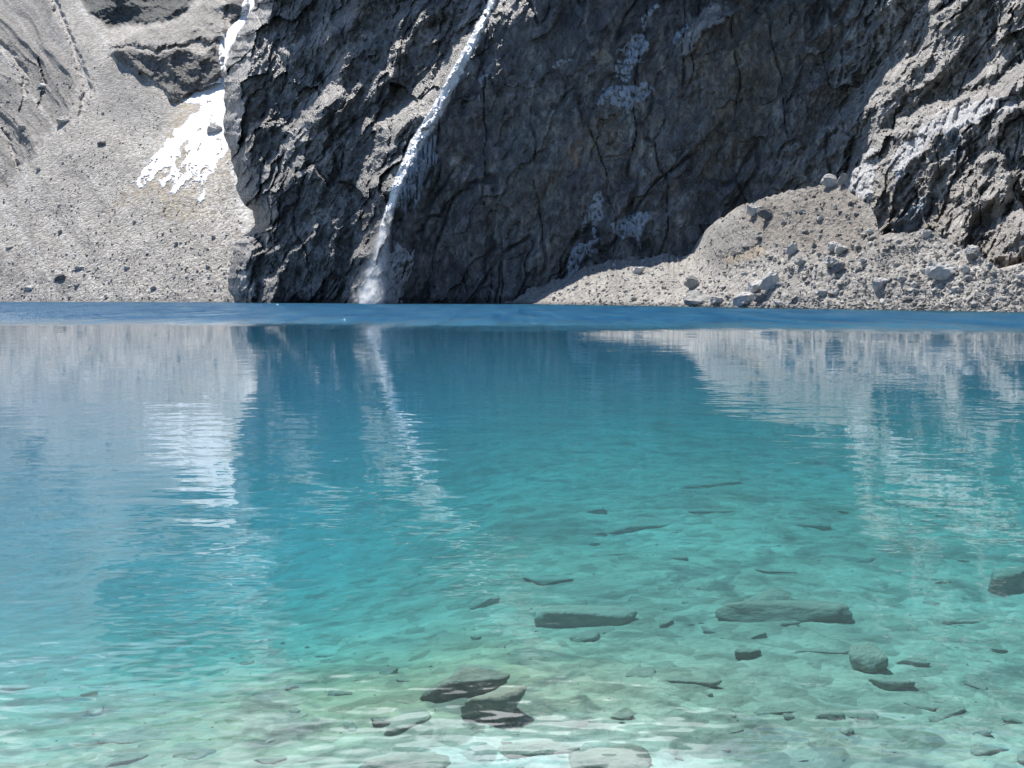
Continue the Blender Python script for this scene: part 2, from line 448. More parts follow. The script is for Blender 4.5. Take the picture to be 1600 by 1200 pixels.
# big buttresses standing forward
R -= 15 * poly(wx, wy, [(1318,300),(1345,246),(1375,210),(1440,170),(1560,130),(1600,96),(1800,20),(2100,-80),(2100,500),(1340,500)], 10)
R -= 9 * poly(wx, wy, [(1458,500),(1462,362),(1485,316),(1505,272),(1550,234),(1572,252),(1592,310),(1640,400),(1700,500)], 8)
R -= 6 * poly(wx, wy, [(1538,500),(1544,408),(1580,330),(1640,320),(1760,500)], 8)
R -= 7 * poly(wx, wy, [(340,500),(352,390),(376,362),(402,362),(402,500)], 8)
R -= 6 * poly(wx, wy, [(400,500),(400,320),(440,200),(540,120),(560,300),(520,500)], 30)
R -= 5 * poly(wx, wy, [(560,320),(585,190),(650,150),(672,180),(620,300)], 20)
# spur added under the fall, shaped so that the sun catches it
FALL = [(782, -60), (770, 0), (752, 40), (735, 72), (712, 115), (690, 160), (668, 198), (650, 226), (634, 258), (620, 290), (608, 325), (600, 355), (596, 390), (590, 425), (582, 474)]
dfl, _ = seg_dist(PX, PY, FALL)
R -= 22 * np.exp(-(dfl / 52) ** 2) * np.clip((PY + 60) / 530, 0, 1) + 2.0 * np.exp(-(dfl / 14) ** 2)
R -= 4.5 * lit * sstep(1000, 1050, PX) * sstep(1240, 1180, PX)
# rounded return at the left end
R += 20 * np.clip(1 - (PX - xl) / (42 + 14 * fbm(PX / 30, PY / 30, 3, 48)), 0, 1) ** 2.2
R += 2.2 * np.maximum(0, (-PY - 235 + 30 * fbm(xs / 30, zs / 30, 3, 49)) * .17)
kW = .38 * left + (1 - left) * (.28 - .07 * sstep(1200, 1100, PX) * sstep(780, 860, PX)) + .14 * brk
XW, YW, ZW = surf(PX, PY, YbW, kW, R)
low = sstep(6, 0, ZW); 
wall = Sheet(PX, PY, XW, YW, ZW)
# albedo map, with sunlight on the ledges and left half painted in
c = np.ones(PX.shape + (3,)) * np.array([.15, .152, .155])
def tintc(c, m, col, f=1.0):
    m = np.clip(m, 0, 1)[..., None] * f
    return c * (1 - m) + np.array(col) * m
big = fbm(xs / 22, zs / 30, 5, 91, .55)
c = tintc(c, sstep(0, .4, big), (.24, .235, .215), .8)
c = tintc(c, sstep(0, .4, -big), (.085, .09, .097), .8)
c = tintc(c, left, (.26, .255, .25), .65)  # left half painted paler for its sunlit look
c = tintc(c, lit, (.36, .345, .33), .75)  # sun on the ledges painted into the rock colour
strk = fbm(xs / 2.6 + 1.2 * fbm(xs / 9, zs / 9, 3, 96), zs / 19, 5, 95, .6)
c = tintc(c, sstep(.05, .4, strk) * (1 - left), (.28, .275, .26), .75)
c = tintc(c, sstep(.15, .5, -strk), (.05, .052, .056), .75)
c = tintc(c, crack, (.05, .05, .053), .7)
c = tintc(c, sstep(.12, .4, fbm(xs / 1.5, zs / 32, 4, 97, .6)) * sstep(-.1, .3, big) * (1 - left), (.36, .355, .335), .6)
c = tintc(c, poly(wx, wy, [(1140,0),(1260,0),(1240,120),(1180,250),(1090,300),(1080,230),(1120,120)], 25), (.2, .19, .16), .6)
c = tintc(c, poly(wx, wy, [(905,180),(960,185),(985,225),(900,250),(870,240)], 14), (.24, .21, .17), .7)
c = tintc(c, poly(wx, wy, [(775,285),(820,270),(870,290),(860,350),(820,350),(780,370),(742,362)], 14), (.2, .2, .18), .6)
c = tintc(c, poly(wx, wy, [(893,230),(902,230),(902,262),(894,262)], 5), (.30, .17, .08), .8)
c = tintc(c, poly(wx, wy, [(925,84),(945,78),(958,90),(942,99),(930,98)], 3), (.42, .38, .33), .9)
c = tintc(c, poly(wx, wy, [(1470,0),(1640,-20),(1640,50),(1500,55)], 20), (.2, .17, .12), .6)
c = tintc(c, poly(wx, wy, [(380,150),(410,110),(420,190),(400,260),(385,230)], 12), (.22, .17, .13), .5)
c = tintc(c, poly(wx, wy, [(500,40),(530,30),(520,60)], 12), (.22, .17, .13), .4)
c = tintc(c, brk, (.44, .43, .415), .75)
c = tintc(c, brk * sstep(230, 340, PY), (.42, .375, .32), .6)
c = tintc(c, lit, (.38, .365, .35), .6)  # painted sun on the ledges again, over the later tints
c = tintc(c, sstep(2.2, 1.2, ZW + strk), (.035, .036, .04), .8)
c = tintc(c, sstep(-225, -275, PY + big * 90), (.8, .82, .85), .95)
# left end turned back into the mountain
nb = 8
Vw = wall.P()
back = []
for q in range(nb, 0, -1):
    t = q / nb
    back.append(Vw[:, :1] + np.stack([4 * t + 30 * t * t + 0 * XW[:, :1], 150 * t ** 1.3 + 0 * XW[:, :1], 0 * XW[:, :1]], -1))
Vw = np.concatenate(back + [Vw], 1)
cw = np.concatenate([np.repeat(c[:, :1], nb, 1), c], 1)
# a shoulder behind the skyline so the wall is a solid mountain
top = Vw[-1:]; rows = []
for q in range(1, 6):
    rows.append(top + np.array([0, 45 * q, 6 * q - 3 * q * q]))
Vw = np.concatenate([Vw] + rows, 0); cw = np.concatenate([cw] + [cw[-1:]] * 5, 0)
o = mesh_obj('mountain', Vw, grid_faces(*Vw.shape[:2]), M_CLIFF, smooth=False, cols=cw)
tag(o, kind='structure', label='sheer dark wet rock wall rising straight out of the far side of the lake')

# ------------------------------------------------------------------ left hillside
py_ = np.arange(-270, 482, STEP)[::-1]; px_ = np.arange(-560, 520, STEP)
HX, HY = np.meshgrid(px_, py_); HY = skyline(HX, HY, 19)
a_, e_ = ae(HX, HY)
Yb = shore_y(HX)
xs, zs = a_ * 420, e_ * 420
wx = HX + fbm(HX / 20, HY / 20, 5, 103, .6) * 10; wy = HY + fbm(HX / 20, HY / 20, 5, 108, .6) * 10
face = poly(wx, wy, [(168,86),(185,74),(215,78),(245,84),(285,72),(318,84),(338,66),(348,90),(346,129),(308,142),(271,158),(250,133),(200,104)], 4)
face = np.maximum(face, poly(wx, wy, [(352,0),(388,-6),(386,20),(362,32)], 4))
cliff2 = poly(wx, wy, [(126,0),(110,-130),(300,-150),(420,-140),(330,-30),(304,0),(284,28),(240,36),(205,40),(172,46),(138,22)], 6)
shelf = poly(wx, wy, [(172,70),(205,52),(283,30),(320,-5),(356,2),(352,60),(300,66),(240,78)], 5)
ero = poly(wx, wy, [(-80,-80),(60,-60),(85,20),(104,80),(124,128),(112,178),(70,225),(40,262),(16,300),(-80,300)], 16)
mpp = 420 / F_PX * STEP
gy = (-1.7 * face - 1.5 * cliff2 + .45 * shelf + .06) * mpp
gx = (.5 * face + .3 * cliff2) * mpp
R = poisson(gx, gy)
u, v = rot(xs, zs, -58)
w1 = fbm(xs / 30, zs / 30, 3, 141) * 8
R -= ero * ((ridged((u + w1) / 90, (v + w1) / 17, 5, 121) - .6) * 8)
R -= (face + cliff2 + shelf) * (ridged(xs / 14, zs / 12, 6, 133) - .55) * 8 + 5 * np.maximum(face, shelf)
R -= fbm(xs / 60, zs / 60, 4, 151) * 6 + fbm(xs / 5, zs / 5, 3, 155, .6) * .5 + fbm(xs / 1.7, zs / 1.7, 2, 157) * .12
GUL = [[(76,-20,3),(92,20,4),(106,52,4),(116,80,4),(133,128,6),(138,140,8),(126,180,3)],
       [(-10,58,3),(14,80,4),(28,98,4),(42,124,4),(34,160,3),(28,176,1)],
       [(6,200,2),(16,230,4),(28,262,3)], [(60,90,1.5),(70,130,2),(60,170,1.5)]]
gul = np.zeros(HX.shape)
for g in GUL: gul = np.maximum(gul, stroke(wx, wy, g, .6))
R += 3.5 * gul
XH, YH, ZH = surf(HX, HY, Yb, 1.45, R)
hill = Sheet(HX, HY, XH, YH, ZH)
c = np.ones(HX.shape + (3,)) * np.array([.485, .46, .425])
c = tintc(c, ero, (.245, .235, .225), .8)
st = fbm(xs / 12 + zs / 14, zs / 60, 4, 161)
c = tintc(c, sstep(.05, .4, st), (.33, .32, .31), .75)
c = tintc(c, sstep(.1, .4, fbm(xs / 7 + zs / 10, zs / 90, 4, 163)), (.58, .565, .54), .6)
c = tintc(c, poly(wx, wy, [(165,100),(200,104),(275,160),(300,160),(250,210),(170,200),(150,140)], 18), (.30, .295, .29), .7)
c = tintc(c, poly(wx, wy, [(-80,385),(40,392),(110,410),(130,470),(-80,476)], 16) * sstep(-.2, .3, fbm(xs/9, zs/9, 4, 171)), (.24, .235, .23), .7)
c = tintc(c, gul, (.55, .53, .50), .85)
c = tintc(c, face, (.17, .165, .16), .9)  # shade of the steep outcrop face painted into its colour
c = tintc(c, shelf, (.33, .32, .30), .8)  # sunlit outcrop top painted lighter than its face
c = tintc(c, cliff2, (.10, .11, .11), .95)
nn = sstep(-.25, .2, fbm(HX / 9, HY / 9, 4, 181, .6))
c = tintc(c, poly(wx, wy, [(280,160),(345,130),(366,230),(362,290),(340,345),(262,350),(236,312),(150,340),(205,285),(240,250)], 12) * nn, (.46, .40, .31), .85)
c = tintc(c, poly(wx, wy, [(292,285),(325,270),(362,240),(372,300),(386,340),(350,345),(318,338)], 16) * sstep(-.3, .3, fbm(HX / 5, HY / 11, 4, 183, .6)), (.68, .665, .63), .7)
c = tintc(c, stroke(wx, wy, [(366,262,5),(374,310,8),(388,340,10),(380,362,4)], .7), (.72, .71, .69), .9)
c = tintc(c, sstep(-150, -215, HY + st * 60 + fbm(xs / 40, zs / 40, 3, 191) * 60), (.8, .82, .85), .9)
c = tintc(c, sstep(1.6, .3, ZH), (.2, .2, .195), .5)
Vh = hill.P(); top = Vh[-1:]
rows = [top + np.array([0, 50 * q, 8 * q - 4 * q * q]) for q in range(1, 6)]
Vh = np.concatenate([Vh] + rows, 0); ch = np.concatenate([c] + [c[-1:]] * 5, 0)
o = mesh_obj('hill', Vh, grid_faces(*Vh.shape[:2]), M_SCREE, smooth=False, cols=ch)
tag(o, kind='structure', label='pale grey scree slope coming down to the lake on the left')

# ------------------------------------------------------------------ right moraine
CRX = [770,800,825,879,933,992,1040,1087,1100,1117,1150,1200,1243,1282,1319,1330,1358,1369,1374,1392,1431,1462,1501,1544,1572,1600,1700,2080]
CRY = [477,471,454,433,412,402,400,396,378,348,326,308,296,289,285,300,321,340,366,367,361,365,386,409,424,414,405,380]
px_ = np.arange(770, 2080, 2.0); nv = 150
MX = np.repeat(px_[None], nv, 0)
cr = np.interp(px_, CRX, CRY) + fbm(px_ / 30, px_ * 0, 5, 201, .65) * 9 + fbm(px_ / 6, px_ * 0, 3, 205, .6) * 3
bot = np.interp(px_, SHX, SHY) + 5
t = np.linspace(0, 1, nv)[:, None]
MY = bot[None] + (cr - bot)[None] * t
a_, e_ = ae(MX, MY)
Yb = shore_y(MX)
xs, zs = a_ * 200, e_ * 200
ybw = np.interp(px_, [780, 900, 1000, 1080, 1150, 1200], [303, 297, 290, 284, 280, 277])
_, ecr = ae(px_, cr); sh_ = shore_y(px_); yt = ybw + .25 * (CAM_H + ecr * ybw) - 5
kf = np.clip((yt - sh_) / np.maximum(CAM_H + ecr * yt, .4), 0, 7.0)
mixk = sstep(1240, 1010, px_)
kM = (1.62 * (1 - mixk) + kf * mixk)[None]
fade = sstep(0, .12, t) 
R = -fbm(xs / 14, zs / 9, 4, 211) * 3.4 * fade - fbm(xs / 2.4, zs / 2.2, 4, 215, .65) * .85 - fbm(xs / .7, zs / .7, 2, 219) * .22
R -= 3.0 * poly(MX, MY, [(1090,405),(1115,352),(1150,335),(1190,370),(1160,405)], 22) * (.3 + ridged(xs / 5, zs / 6, 5, 231) * 1.2)
XM, YM, ZM = surf(MX, MY, Yb, kM, R)
mor = Sheet(MX, MY, XM, YM, ZM)
c = np.ones(MX.shape + (3,)) * np.array([.37, .355, .33])
c = tintc(c, sstep(0, .4, fbm(xs / 7, zs / 5, 5, 241)), (.26, .25, .235), .7)
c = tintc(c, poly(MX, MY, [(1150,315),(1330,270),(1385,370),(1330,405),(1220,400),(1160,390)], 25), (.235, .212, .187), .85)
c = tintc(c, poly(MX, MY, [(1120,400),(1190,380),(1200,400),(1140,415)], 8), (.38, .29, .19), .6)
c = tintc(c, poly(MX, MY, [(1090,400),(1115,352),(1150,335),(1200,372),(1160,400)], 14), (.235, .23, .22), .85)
c = tintc(c, sstep(.9, .15, ZM), (.12, .12, .12), .8)
Vm = mor.P(); top = Vm[-1:]
rows = []
for q in range(1, 9):
    yy = top[..., 1:2] * 0 + 6.0 * q
    rows.append(top + np.concatenate([yy * 0, yy, -.05 * yy - .004 * yy * yy], -1))
Vm = np.concatenate([Vm] + rows, 0); cm = np.concatenate([c] + [c[-1:]] * 8, 0)
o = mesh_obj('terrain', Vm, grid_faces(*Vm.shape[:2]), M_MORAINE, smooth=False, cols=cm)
tag(o, kind='structure', label='bank of moraine gravel along the right-hand shore below the wall')

# ------------------------------------------------------------------ rocks
def hull_mesh(seed, n=13, flat=.7, sub=0, nz=.06, soft=40.0, chip=1.1):
    """angular stone: a ball of points pressed against randomly turned planes, then chipped"""
    g = np.random.default_rng(seed); bm = bmesh.new()
    bmesh.ops.create_icosphere(bm, subdivisions=2 if sub == 0 else sub + 2, radius=1)
    P = np.array([v.co[:] for v in bm.verts])
    nn_ = g.normal(0, 1, (n, 3)); nn_ = np.concatenate([nn_, [[g.normal(0, .12), g.normal(0, .12), 1], [0, 0, -1]]]); nn_ /= np.linalg.norm(nn_, axis=1)[:, None]
    h = g.uniform(.55, .95, len(nn_)); h[-2:] = .6, .6
    dd = P @ nn_.T; rr = (np.where(dd > .05, np.maximum(dd, .05) / h, .01) ** soft).sum(1) ** (-1 / soft); rr = np.minimum(rr, 1.25)
    P = P * rr[:, None]
    if sub:
        P *= (1 + nz * (fbm(P[:, 0] * 1.7 + P[:, 2] * 1.3 + seed, P[:, 1] * 1.7 - P[:, 2] + 4, 4, seed) * 1.3
              + facets(P[:, 0] * 2.6 + P[:, 2] + seed, P[:, 1] * 2.6 - P[:, 2] * 2.2, seed + 3) * chip
              + fbm(P[:, 0] * 7 + P[:, 2] * 5, P[:, 1] * 7 - P[:, 2] * 6, 3, seed + 3) * .45))[:, None]
    P[:, 1] *= .85; P[:, 2] *= flat
    for v, c_ in zip(bm.verts, P): v.co = c_
    me = bpy.data.meshes.new('boulder'); bm.to_mesh(me); bm.free()
    return me
def mesh_arrays(me):
    V = np.empty(len(me.vertices) * 3); me.vertices.foreach_get('co', V)
    Fc = np.empty(len(me.loops), np.int32); me.loops.foreach_get('vertex_index', Fc)
    return V.reshape(-1, 3), Fc.reshape(-1, 3)
def low_stone(seed):
    g = np.random.default_rng(seed); bm = bmesh.new()
    for p in g.normal(0, 1, (9, 3)):
        p = p / np.linalg.norm(p); bm.verts.new((p[0], p[1] * .85, p[2] * .65))
    q = bmesh.ops.convex_hull(bm, input=bm.verts)
    bmesh.ops.delete(bm, geom=[x for x in q['geom_interior'] if isinstance(x, bmesh.types.BMVert)], context='VERTS')
    me = bpy.data.meshes.new('stone'); bm.to_mesh(me); bm.free(); return me
TPL = [mesh_arrays(low_stone(900 + i)) for i in range(12)]
def scatter(name, pts, sizes, mat, rg, shade=(.7, 1.25), sink=.15):
    Vs, Fs, Cs = [], [], []; n0 = 0
    for p, s in zip(pts, sizes):
        V, Fc = TPL[rg.integers(len(TPL))]
        ang = rg.uniform(0, 2 * math.pi); M = np.array(Euler((rg.normal(.1, .3), rg.normal(0, .3), 0)).to_matrix() @ Euler((0, 0, ang)).to_matrix())
        sc = s * np.array([rg.uniform(.8, 1.4), rg.uniform(.7, 1.1), rg.uniform(.6, 1.0)]) * .5
        Vs.append((V * sc) @ M.T + p + np.array([0, 0, s * sink])); Fs.append(Fc + n0); n0 += len(V)
        k = rg.uniform(*shade); Cs.append(np.full((len(V), 3), k) * np.array([1, rg.uniform(.97, 1), rg.uniform(.92, 1)]))
    return mesh_obj(name, np.concatenate(Vs), np.concatenate(Fs), mat, smooth=False, cols=np.concatenate(Cs))
def pick(sheet, px, py):
    """surface point under a pixel"""
    d = (sheet.PX - px) ** 2 + (sheet.PY - py) ** 2
    j, i = np.unravel_index(np.argmin(d), d.shape)
    return np.array([sheet.X[j, i], sheet.Y[j, i], sheet.Z[j, i]])
rg = np.random.default_rng(5)
# moraine rubble
H, W = MX.shape; N = 9000
vis = np.where(MX[0] < 1720)[0]
ii = rg.choice(vis, N); jj = rg.integers(0, H, N)
hgt = (bot - cr)[ii] / 130.0
keep = rg.random(N) < np.clip(hgt, .3, 1) * (1 - .55 * sstep(400, 370, MY[jj, ii]))
ii, jj = ii[keep], jj[keep]
P = mor.P()[jj, ii] + rg.normal(0, .1, (len(ii), 3)) * np.array([1, 1, 0])
sz = np.clip(.28 * (rg.pareto(2.6, len(ii)) + 1), .28, 1.3)
# a tide line of bigger stones
i2 = rg.choice(vis, 900); w_ = bot[i2] - cr[i2] > 12; i2 = i2[w_]
P2 = mor.P()[(rg.random(len(i2)) ** 2 * 14 + 4).astype(int), i2]
o = scatter('rubble', np.concatenate([P, P2]), np.concatenate([sz, rg.uniform(.3, .9, len(i2))]), M_RUBBLE, rg, (.6, 1.3))
tag(o, 'small broken stones covering the moraine bank on the right shore', 'rubble', kind='stuff')
# scree stones
N = 15000
m = (HX > -60) & (HX < 380) & (HY > 60) & (HY < 470)
jj, ii = np.where(m); k = rg.choice(len(jj), N); jj, ii = jj[k], ii[k]
dens = .35 + .65 * sstep(-.1, .35, fbm(HX[jj, ii] / 45, HY[jj, ii] / 60, 3, 301)) + .5 * sstep(380, 440, HY[jj, ii])
dens *= (1 - poly(HX, HY, [(270,160),(350,130),(362,240),(330,300),(290,320),(205,290)], 3)[jj, ii] * .9)
kp = rg.random(N) < dens; jj, ii = jj[kp], ii[kp]
P = hill.P()[jj, ii]; sz = np.clip(.34 * (rg.pareto(2.9, len(ii)) + 1), .34, 1.3)
o = scatter('scree_rubble', P, sz, M_RUBBLE, rg, (.75, 1.35))
tag(o, 'loose grey stones strewn over the left scree slope', 'rubble', kind='stuff')

BM = [hull_mesh(40 + i, 7 + i % 4, .78 + .05 * (i % 5), 1, .10, 70.0, 1.6) for i in range(12)]
for me in BM: me.materials.append(M_BOULDER)
M_PALE = mat_rock('pale_boulder_stone', (.44, .43, .41), (.64, .63, .60), .6, .6, .3, .75)
M_DARKB = mat_rock('dark_boulder_stone', (.12, .12, .12), (.24, .235, .23), .6, .6, .3, .75)
BP, BD = [], []
for me in BM:
    a = me.copy(); a.materials[0] = M_PALE; BP.append(a); b = me.copy(); b.materials[0] = M_DARKB; BD.append(b)
def boulder(p, w, hgt, dep, mesh, rz=0, tilt=(0, 0), label=None, group=None, name='boulder', cat='boulder', sink=.3):
    o = bpy.data.objects.new(name, mesh); COL.objects.link(o)
    o.location = (p[0], p[1], p[2] + hgt * (.5 - sink)); o.scale = (w / 2, dep / 2, hgt / 1.35)
    o.rotation_euler = (tilt[0], tilt[1], rz)
    return tag(o, label, cat, group)
MB = [ # px, py, w px, h px, variant, set, rz, label
 (1084,470,42,22,0,BM,.1,'grey wedge-shaped boulder with dark front at the waterline, leftmost of the large shore boulders'),
 (1120,471,22,16,1,BP,.6,'small pale-topped boulder at the waterline just right of the grey wedge-shaped boulder'),
 (1164,466,40,20,2,BM,.2,'flat-topped dark grey boulder at the waterline in front of the white block'),
 (1186,466,18,16,3,BD,.9,'dark boulder wedged between the flat-topped shore boulder and the gravel'),
 (1204,441,30,28,4,BP,.4,'bright white angular block standing above the flat-topped shore boulder'),
 (1180,450,34,22,11,BP,.2,'long pale slab leaning on the left side of the bright white block'),
 (1082,443,26,22,5,BM,1.1,'grey upright block standing alone halfway up the bank above the wedge-shaped boulder'),
 (998,423,20,14,6,BP,.3,'small pale block perched on the edge of the shadow low on the bank'),
 (1470,425,44,28,7,BM,.5,'big rounded pale grey boulder sitting alone on the gravel below the rock pinnacle'),
 (1371,447,20,20,8,BM,.3,'grey-blue boulder, left one of a pair low in the gravel'),
 (1377,440,26,12,9,BP,.7,'pale boulder, upper right one of a pair low in the gravel'),
 (1302,387,26,18,10,BP,.2,'pale angular boulder on top of the cluster in the middle of the bank'),
 (1312,390,22,18,0,BM,1.3,'grey boulder on the right side of the cluster in the middle of the bank'),
 (1300,411,26,18,1,BM,2.0,'rounded grey boulder in the lower half of the mid-bank cluster'),
 (1310,418,24,20,2,BD,.8,'darkest boulder at the foot of the mid-bank cluster'),
 (1250,410,18,14,3,BP,1.9,'light boulder on the bank left of the boulder cluster'),
 (1238,390,18,20,4,BM,.6,'grey boulder high on the bank above the light one left of the cluster'),
 (1297,284,30,20,5,BM,.4,'boulder crowning the crest of the moraine against the dark wall'),
 (1317,282,14,22,6,BM,.1,'narrow upright boulder on the crest beside the icy dome'),
 (1198,335,30,18,7,BD,.6,'dark boulder bedded in the upper left flank of the moraine'),
 (1178,330,26,18,8,BM,1.5,'grey boulder bedded left of the dark one on the upper moraine flank'),
 (1448,366,16,14,9,BM,.9,'dark grey boulder where the gravel meets the foot of the pinnacle'),
 (1520,400,26,18,10,BD,.1,'dark boulder under the foot of the rock pinnacle'),
 (1520,386,26,16,11,BM,.7,'grey boulder leaning on the pinnacle just above a dark one'),
 (1283,458,22,12,3,BM,.7,'low grey boulder near the water between the white block and the pair'),
 (1410,436,18,10,5,BM,1.7,'low grey boulder right of the pair in the gravel'),
 (1216,473,20,8,8,BM,.4,'low flat boulder at the waterline right of the dark shore boulders'),
]
BG = 'boulders on the right-hand bank'
for (px, py, w, h, v, S, rz, lab) in MB:
    p = pick(mor, px, py + h * .35); mp = 1.02 * p[1] / F_PX
    boulder(p, w * mp, h * mp, w * mp * .8, S[v], rz * .3, (.38 + rg.normal(0, .1), rg.normal(0, .12)), lab, BG, sink=.12)
k = 0
while k < 215:
    px = rg.uniform(860, 1640); lo = np.interp(px, SHX, SHY); hi = np.interp(px, CRX, CRY)
    if lo - hi < 14 or rg.random() > (lo - hi) / 110: continue
    py = rg.uniform(hi + 6, lo - 2)
    if min(math.hypot(px - b[0], py - b[1]) for b in MB) < 15: continue
    p = pick(mor, px, py); s = min(1.15, .5 * (rg.pareto(3) + 1))
    boulder(p, s * rg.uniform(.9, 1.5), s * rg.uniform(.6, .95), s, (BM, BM, BP, BD)[rg.integers(4)][rg.integers(12)], rg.uniform(0, 6.3),
            (rg.normal(0, .25), rg.normal(0, .25)), 'small angular grey block half buried in the gravel of the right-hand bank', 'small blocks in the gravel of the right-hand bank', sink=.2)
    k += 1
HB = [(97,188,18,16,0,BM,.3,'solitary dark-bottomed boulder at the foot of the eroded slope, largest on the left scree'),
 (66,133,16,7,1,BP,.4,'pale flat block high on the eroded slope above the solitary boulder'),
 (160,223,14,8,2,BD,.7,'dark block lying alone on the open middle of the scree'),
 (34,198,12,10,3,BM,.8,'grey block low on the eroded slope left of the solitary boulder'),
 (97,432,18,11,4,BD,.2,'dark block among rubble near the left shore'),
 (46,449,18,7,5,BP,.3,'pale flat block just above the left waterline'),
 (124,418,16,7,6,BM,.9,'grey block on the scree just right of the dark shore rubble'),
 (335,201,20,14,7,BM,.4,'grey boulder sticking out of the snow beside the rock wall'),
 (60,263,9,7,8,BM,.9,'small grey block on the scree under the leftmost gully'),
 (66,142,14,8,9,BM,.2,'grey block just below the pale flat one on the eroded slope'),
 (120,445,12,7,10,BM,1.9,'low grey block above the waterline right of the dark rubble'),
 (14,386,14,6,11,BM,.3,'grey block near the left edge on the lower scree')]
for (px, py, w, h, v, S, rz, lab) in HB:
    p = pick(hill, px, py + h * .35); mp = p[1] / F_PX
    boulder(p, w * mp, h * mp, w * mp * .8, S[v], rz * .3, (.5 + rg.normal(0, .1), rg.normal(0, .1)), lab, 'boulders on the left scree', sink=.25)
k = 0
while k < 46:
    px = rg.uniform(0, 345); py = rg.uniform(110, 468)
    if min(math.hypot(px - b[0], py - b[1]) for b in HB) < 12 or (px > 180 and py < 330): continue
    if py < 360 and rg.random() < .5: continue
    p = pick(hill, px, py); s = min(2.0, .9 * (rg.pareto(3.5) + 1))
    boulder(p, s * 1.2, s * .75, s, (BM, BP)[rg.integers(2)][rg.integers(12)], rg.uniform(0, 6.3), (.5, 0),
            'small grey block lying loose on the left scree slope', 'small blocks on the left scree', sink=.2)
    k += 1

# ------------------------------------------------------------------ snow, ice, waterfall
def P_(*polys, soft=3.0):
    return lambda X, Y: np.max([poly(X, Y, p, soft) for p in polys], 0)
snow_out = [(350,120),(356,142),(352,175),(360,233),(342,252),(332,271),(320,284),(322,312),(312,318),(304,300),(292,292),(280,306),(264,302),(248,284),(222,296),(203,288),(232,252),(270,208),(314,166),(290,160),(272,157),(300,148)]
hole = [(272,256),(286,226),(294,216),(292,240),(278,262)]
hole2 = [(322,196),(336,190),(342,202),(326,210)]
def snow_mask(X, Y):
    m = poly(X, Y, snow_out, 3) * (1 - poly(X, Y, hole, 2)) * (1 - poly(X, Y, hole2, 2))
    st = fbm((X + Y * .9) / 14, (Y - X * .6) / 34, 3, 333) + .5 * fbm(X / 4.5, Y / 4.5, 3, 337)
    lowp = sstep(215, 305, Y)
    return m * (1 - sstep(.50 - .62 * lowp, .62 - .62 * lowp, st))
o = patch(hill, (190, 118, 372, 335), snow_mask, 'snow_patch', M_SNOW, .35, up=3, seed=401, warp=9, wscale=16)
tag(o, 'broad fan of dirty white avalanche snow on the scree beside the rock wall', 'snow patch')
o = patch(hill, (330, -60, 410, 135), P_([(344,90),(341,56),(356,50),(376,20),(392,-30),(410,-40),(402,6),(384,40),(370,64),(356,84),(356,130),(346,126)]), 'snow_gully', M_SNOW, 1.0, seed=411, warp=5)
tag(o, 'narrow ribbon of snow filling the gully above the avalanche fan', 'snow gully')

wf = bpy.data.objects.new('waterfall', None); COL.objects.link(wf)
wp = pick(wall, 582, 474); wf.location = wp
tag(wf, 'tall thin white waterfall sliding down the dark wall into the lake', 'waterfall')
bpy.context.view_layer.update()
def wfc(o): o.parent = wf; o.matrix_parent_inverse = Matrix.Translation(-Vector(wp)); return o
def fall_mask(X, Y):
    m = stroke(X, Y, [(786,-60,5),(770,0,5.5),(752,40,5.5),(735,72,6),(712,115,7),(690,160,8),(668,198,9),(650,226,10),(634,258,8),(622,290,7),(610,325,6.5),(602,355,6.5),(598,390,7),(590,425,11),(580,476,20)], .35)
    return m
wfc(patch(wall, (560, -60, 800, 480), fall_mask, 'stream', M_FALL, 1.7, up=3, seed=421, warp=3.0, wscale=9, rough=.7))
def apron(X, Y):
    m = poly(X, Y, [(632,268),(652,232),(672,205),(684,212),(676,236),(690,244),(664,272),(660,300),(646,330),(640,318),(632,346),(626,318),(618,330),(620,292)], 4)
    st = fbm(X / 3.4, Y / 30, 3, 351)
    return m * sstep(.35, -.1, st)
wfc(patch(wall, (605, 190, 705, 355), apron, 'ice_curtain', M_ICE, .9, up=3, seed=431, warp=3))
def cone(X, Y):
    m = poly(X, Y, [(598,388),(612,395),(622,378),(636,392),(650,388),(644,420),(634,446),(628,476),(556,476),(560,448),(574,440),(578,410),(590,392)], 5)
    st = fbm(X / 5 + Y / 14, Y / 12, 4, 361)
    return m * sstep(.42, .05, st + .25 * sstep(20, 45, np.abs(X - 590)))
wfc(patch(wall, (545, 372, 665, 480), cone, 'ice_apron', mat_ice('splash_ice', (.86, .88, .9), (.42, .45, .48)), .9, up=3, seed=441, warp=4, wscale=8))

def mat_spray():
    t = NT('falling_spray'); co = t.coords((1, 1, .25)); n = t.noise(co, 1.4, 6, .65)
    d = t.n('ShaderNodeBsdfDiffuse'); d.inputs[0].default_value = (.95, .96, .97, 1)
    tl = t.n('ShaderNodeBsdfTranslucent'); tl.inputs[0].default_value = (.95, .96, .97, 1)
    m0 = t.n('ShaderNodeMixShader'); m0.inputs[0].default_value = .55; t.l(d.outputs[0], m0.inputs[1]); t.l(tl.outputs[0], m0.inputs[2])
    tr = t.n('ShaderNodeBsdfTransparent'); mx = t.n('ShaderNodeMixShader')
    t.l(t.math('MULTIPLY', t.ramp(n, [(.34, 0.0), (.62, .6)]), t.attr('dens').outputs['Fac']), mx.inputs[0]); t.l(tr.outputs[0], mx.inputs[1]); t.l(m0.outputs[0], mx.inputs[2])
    t.l(mx.outputs[0], t.out.inputs[0]); return t.m
M_SPRAY = mat_spray()
def spray_mask(X, Y): return stroke(X, Y, [(608,340,5),(602,370,8),(596,400,12),(590,430,17),(582,476,26)], .9)
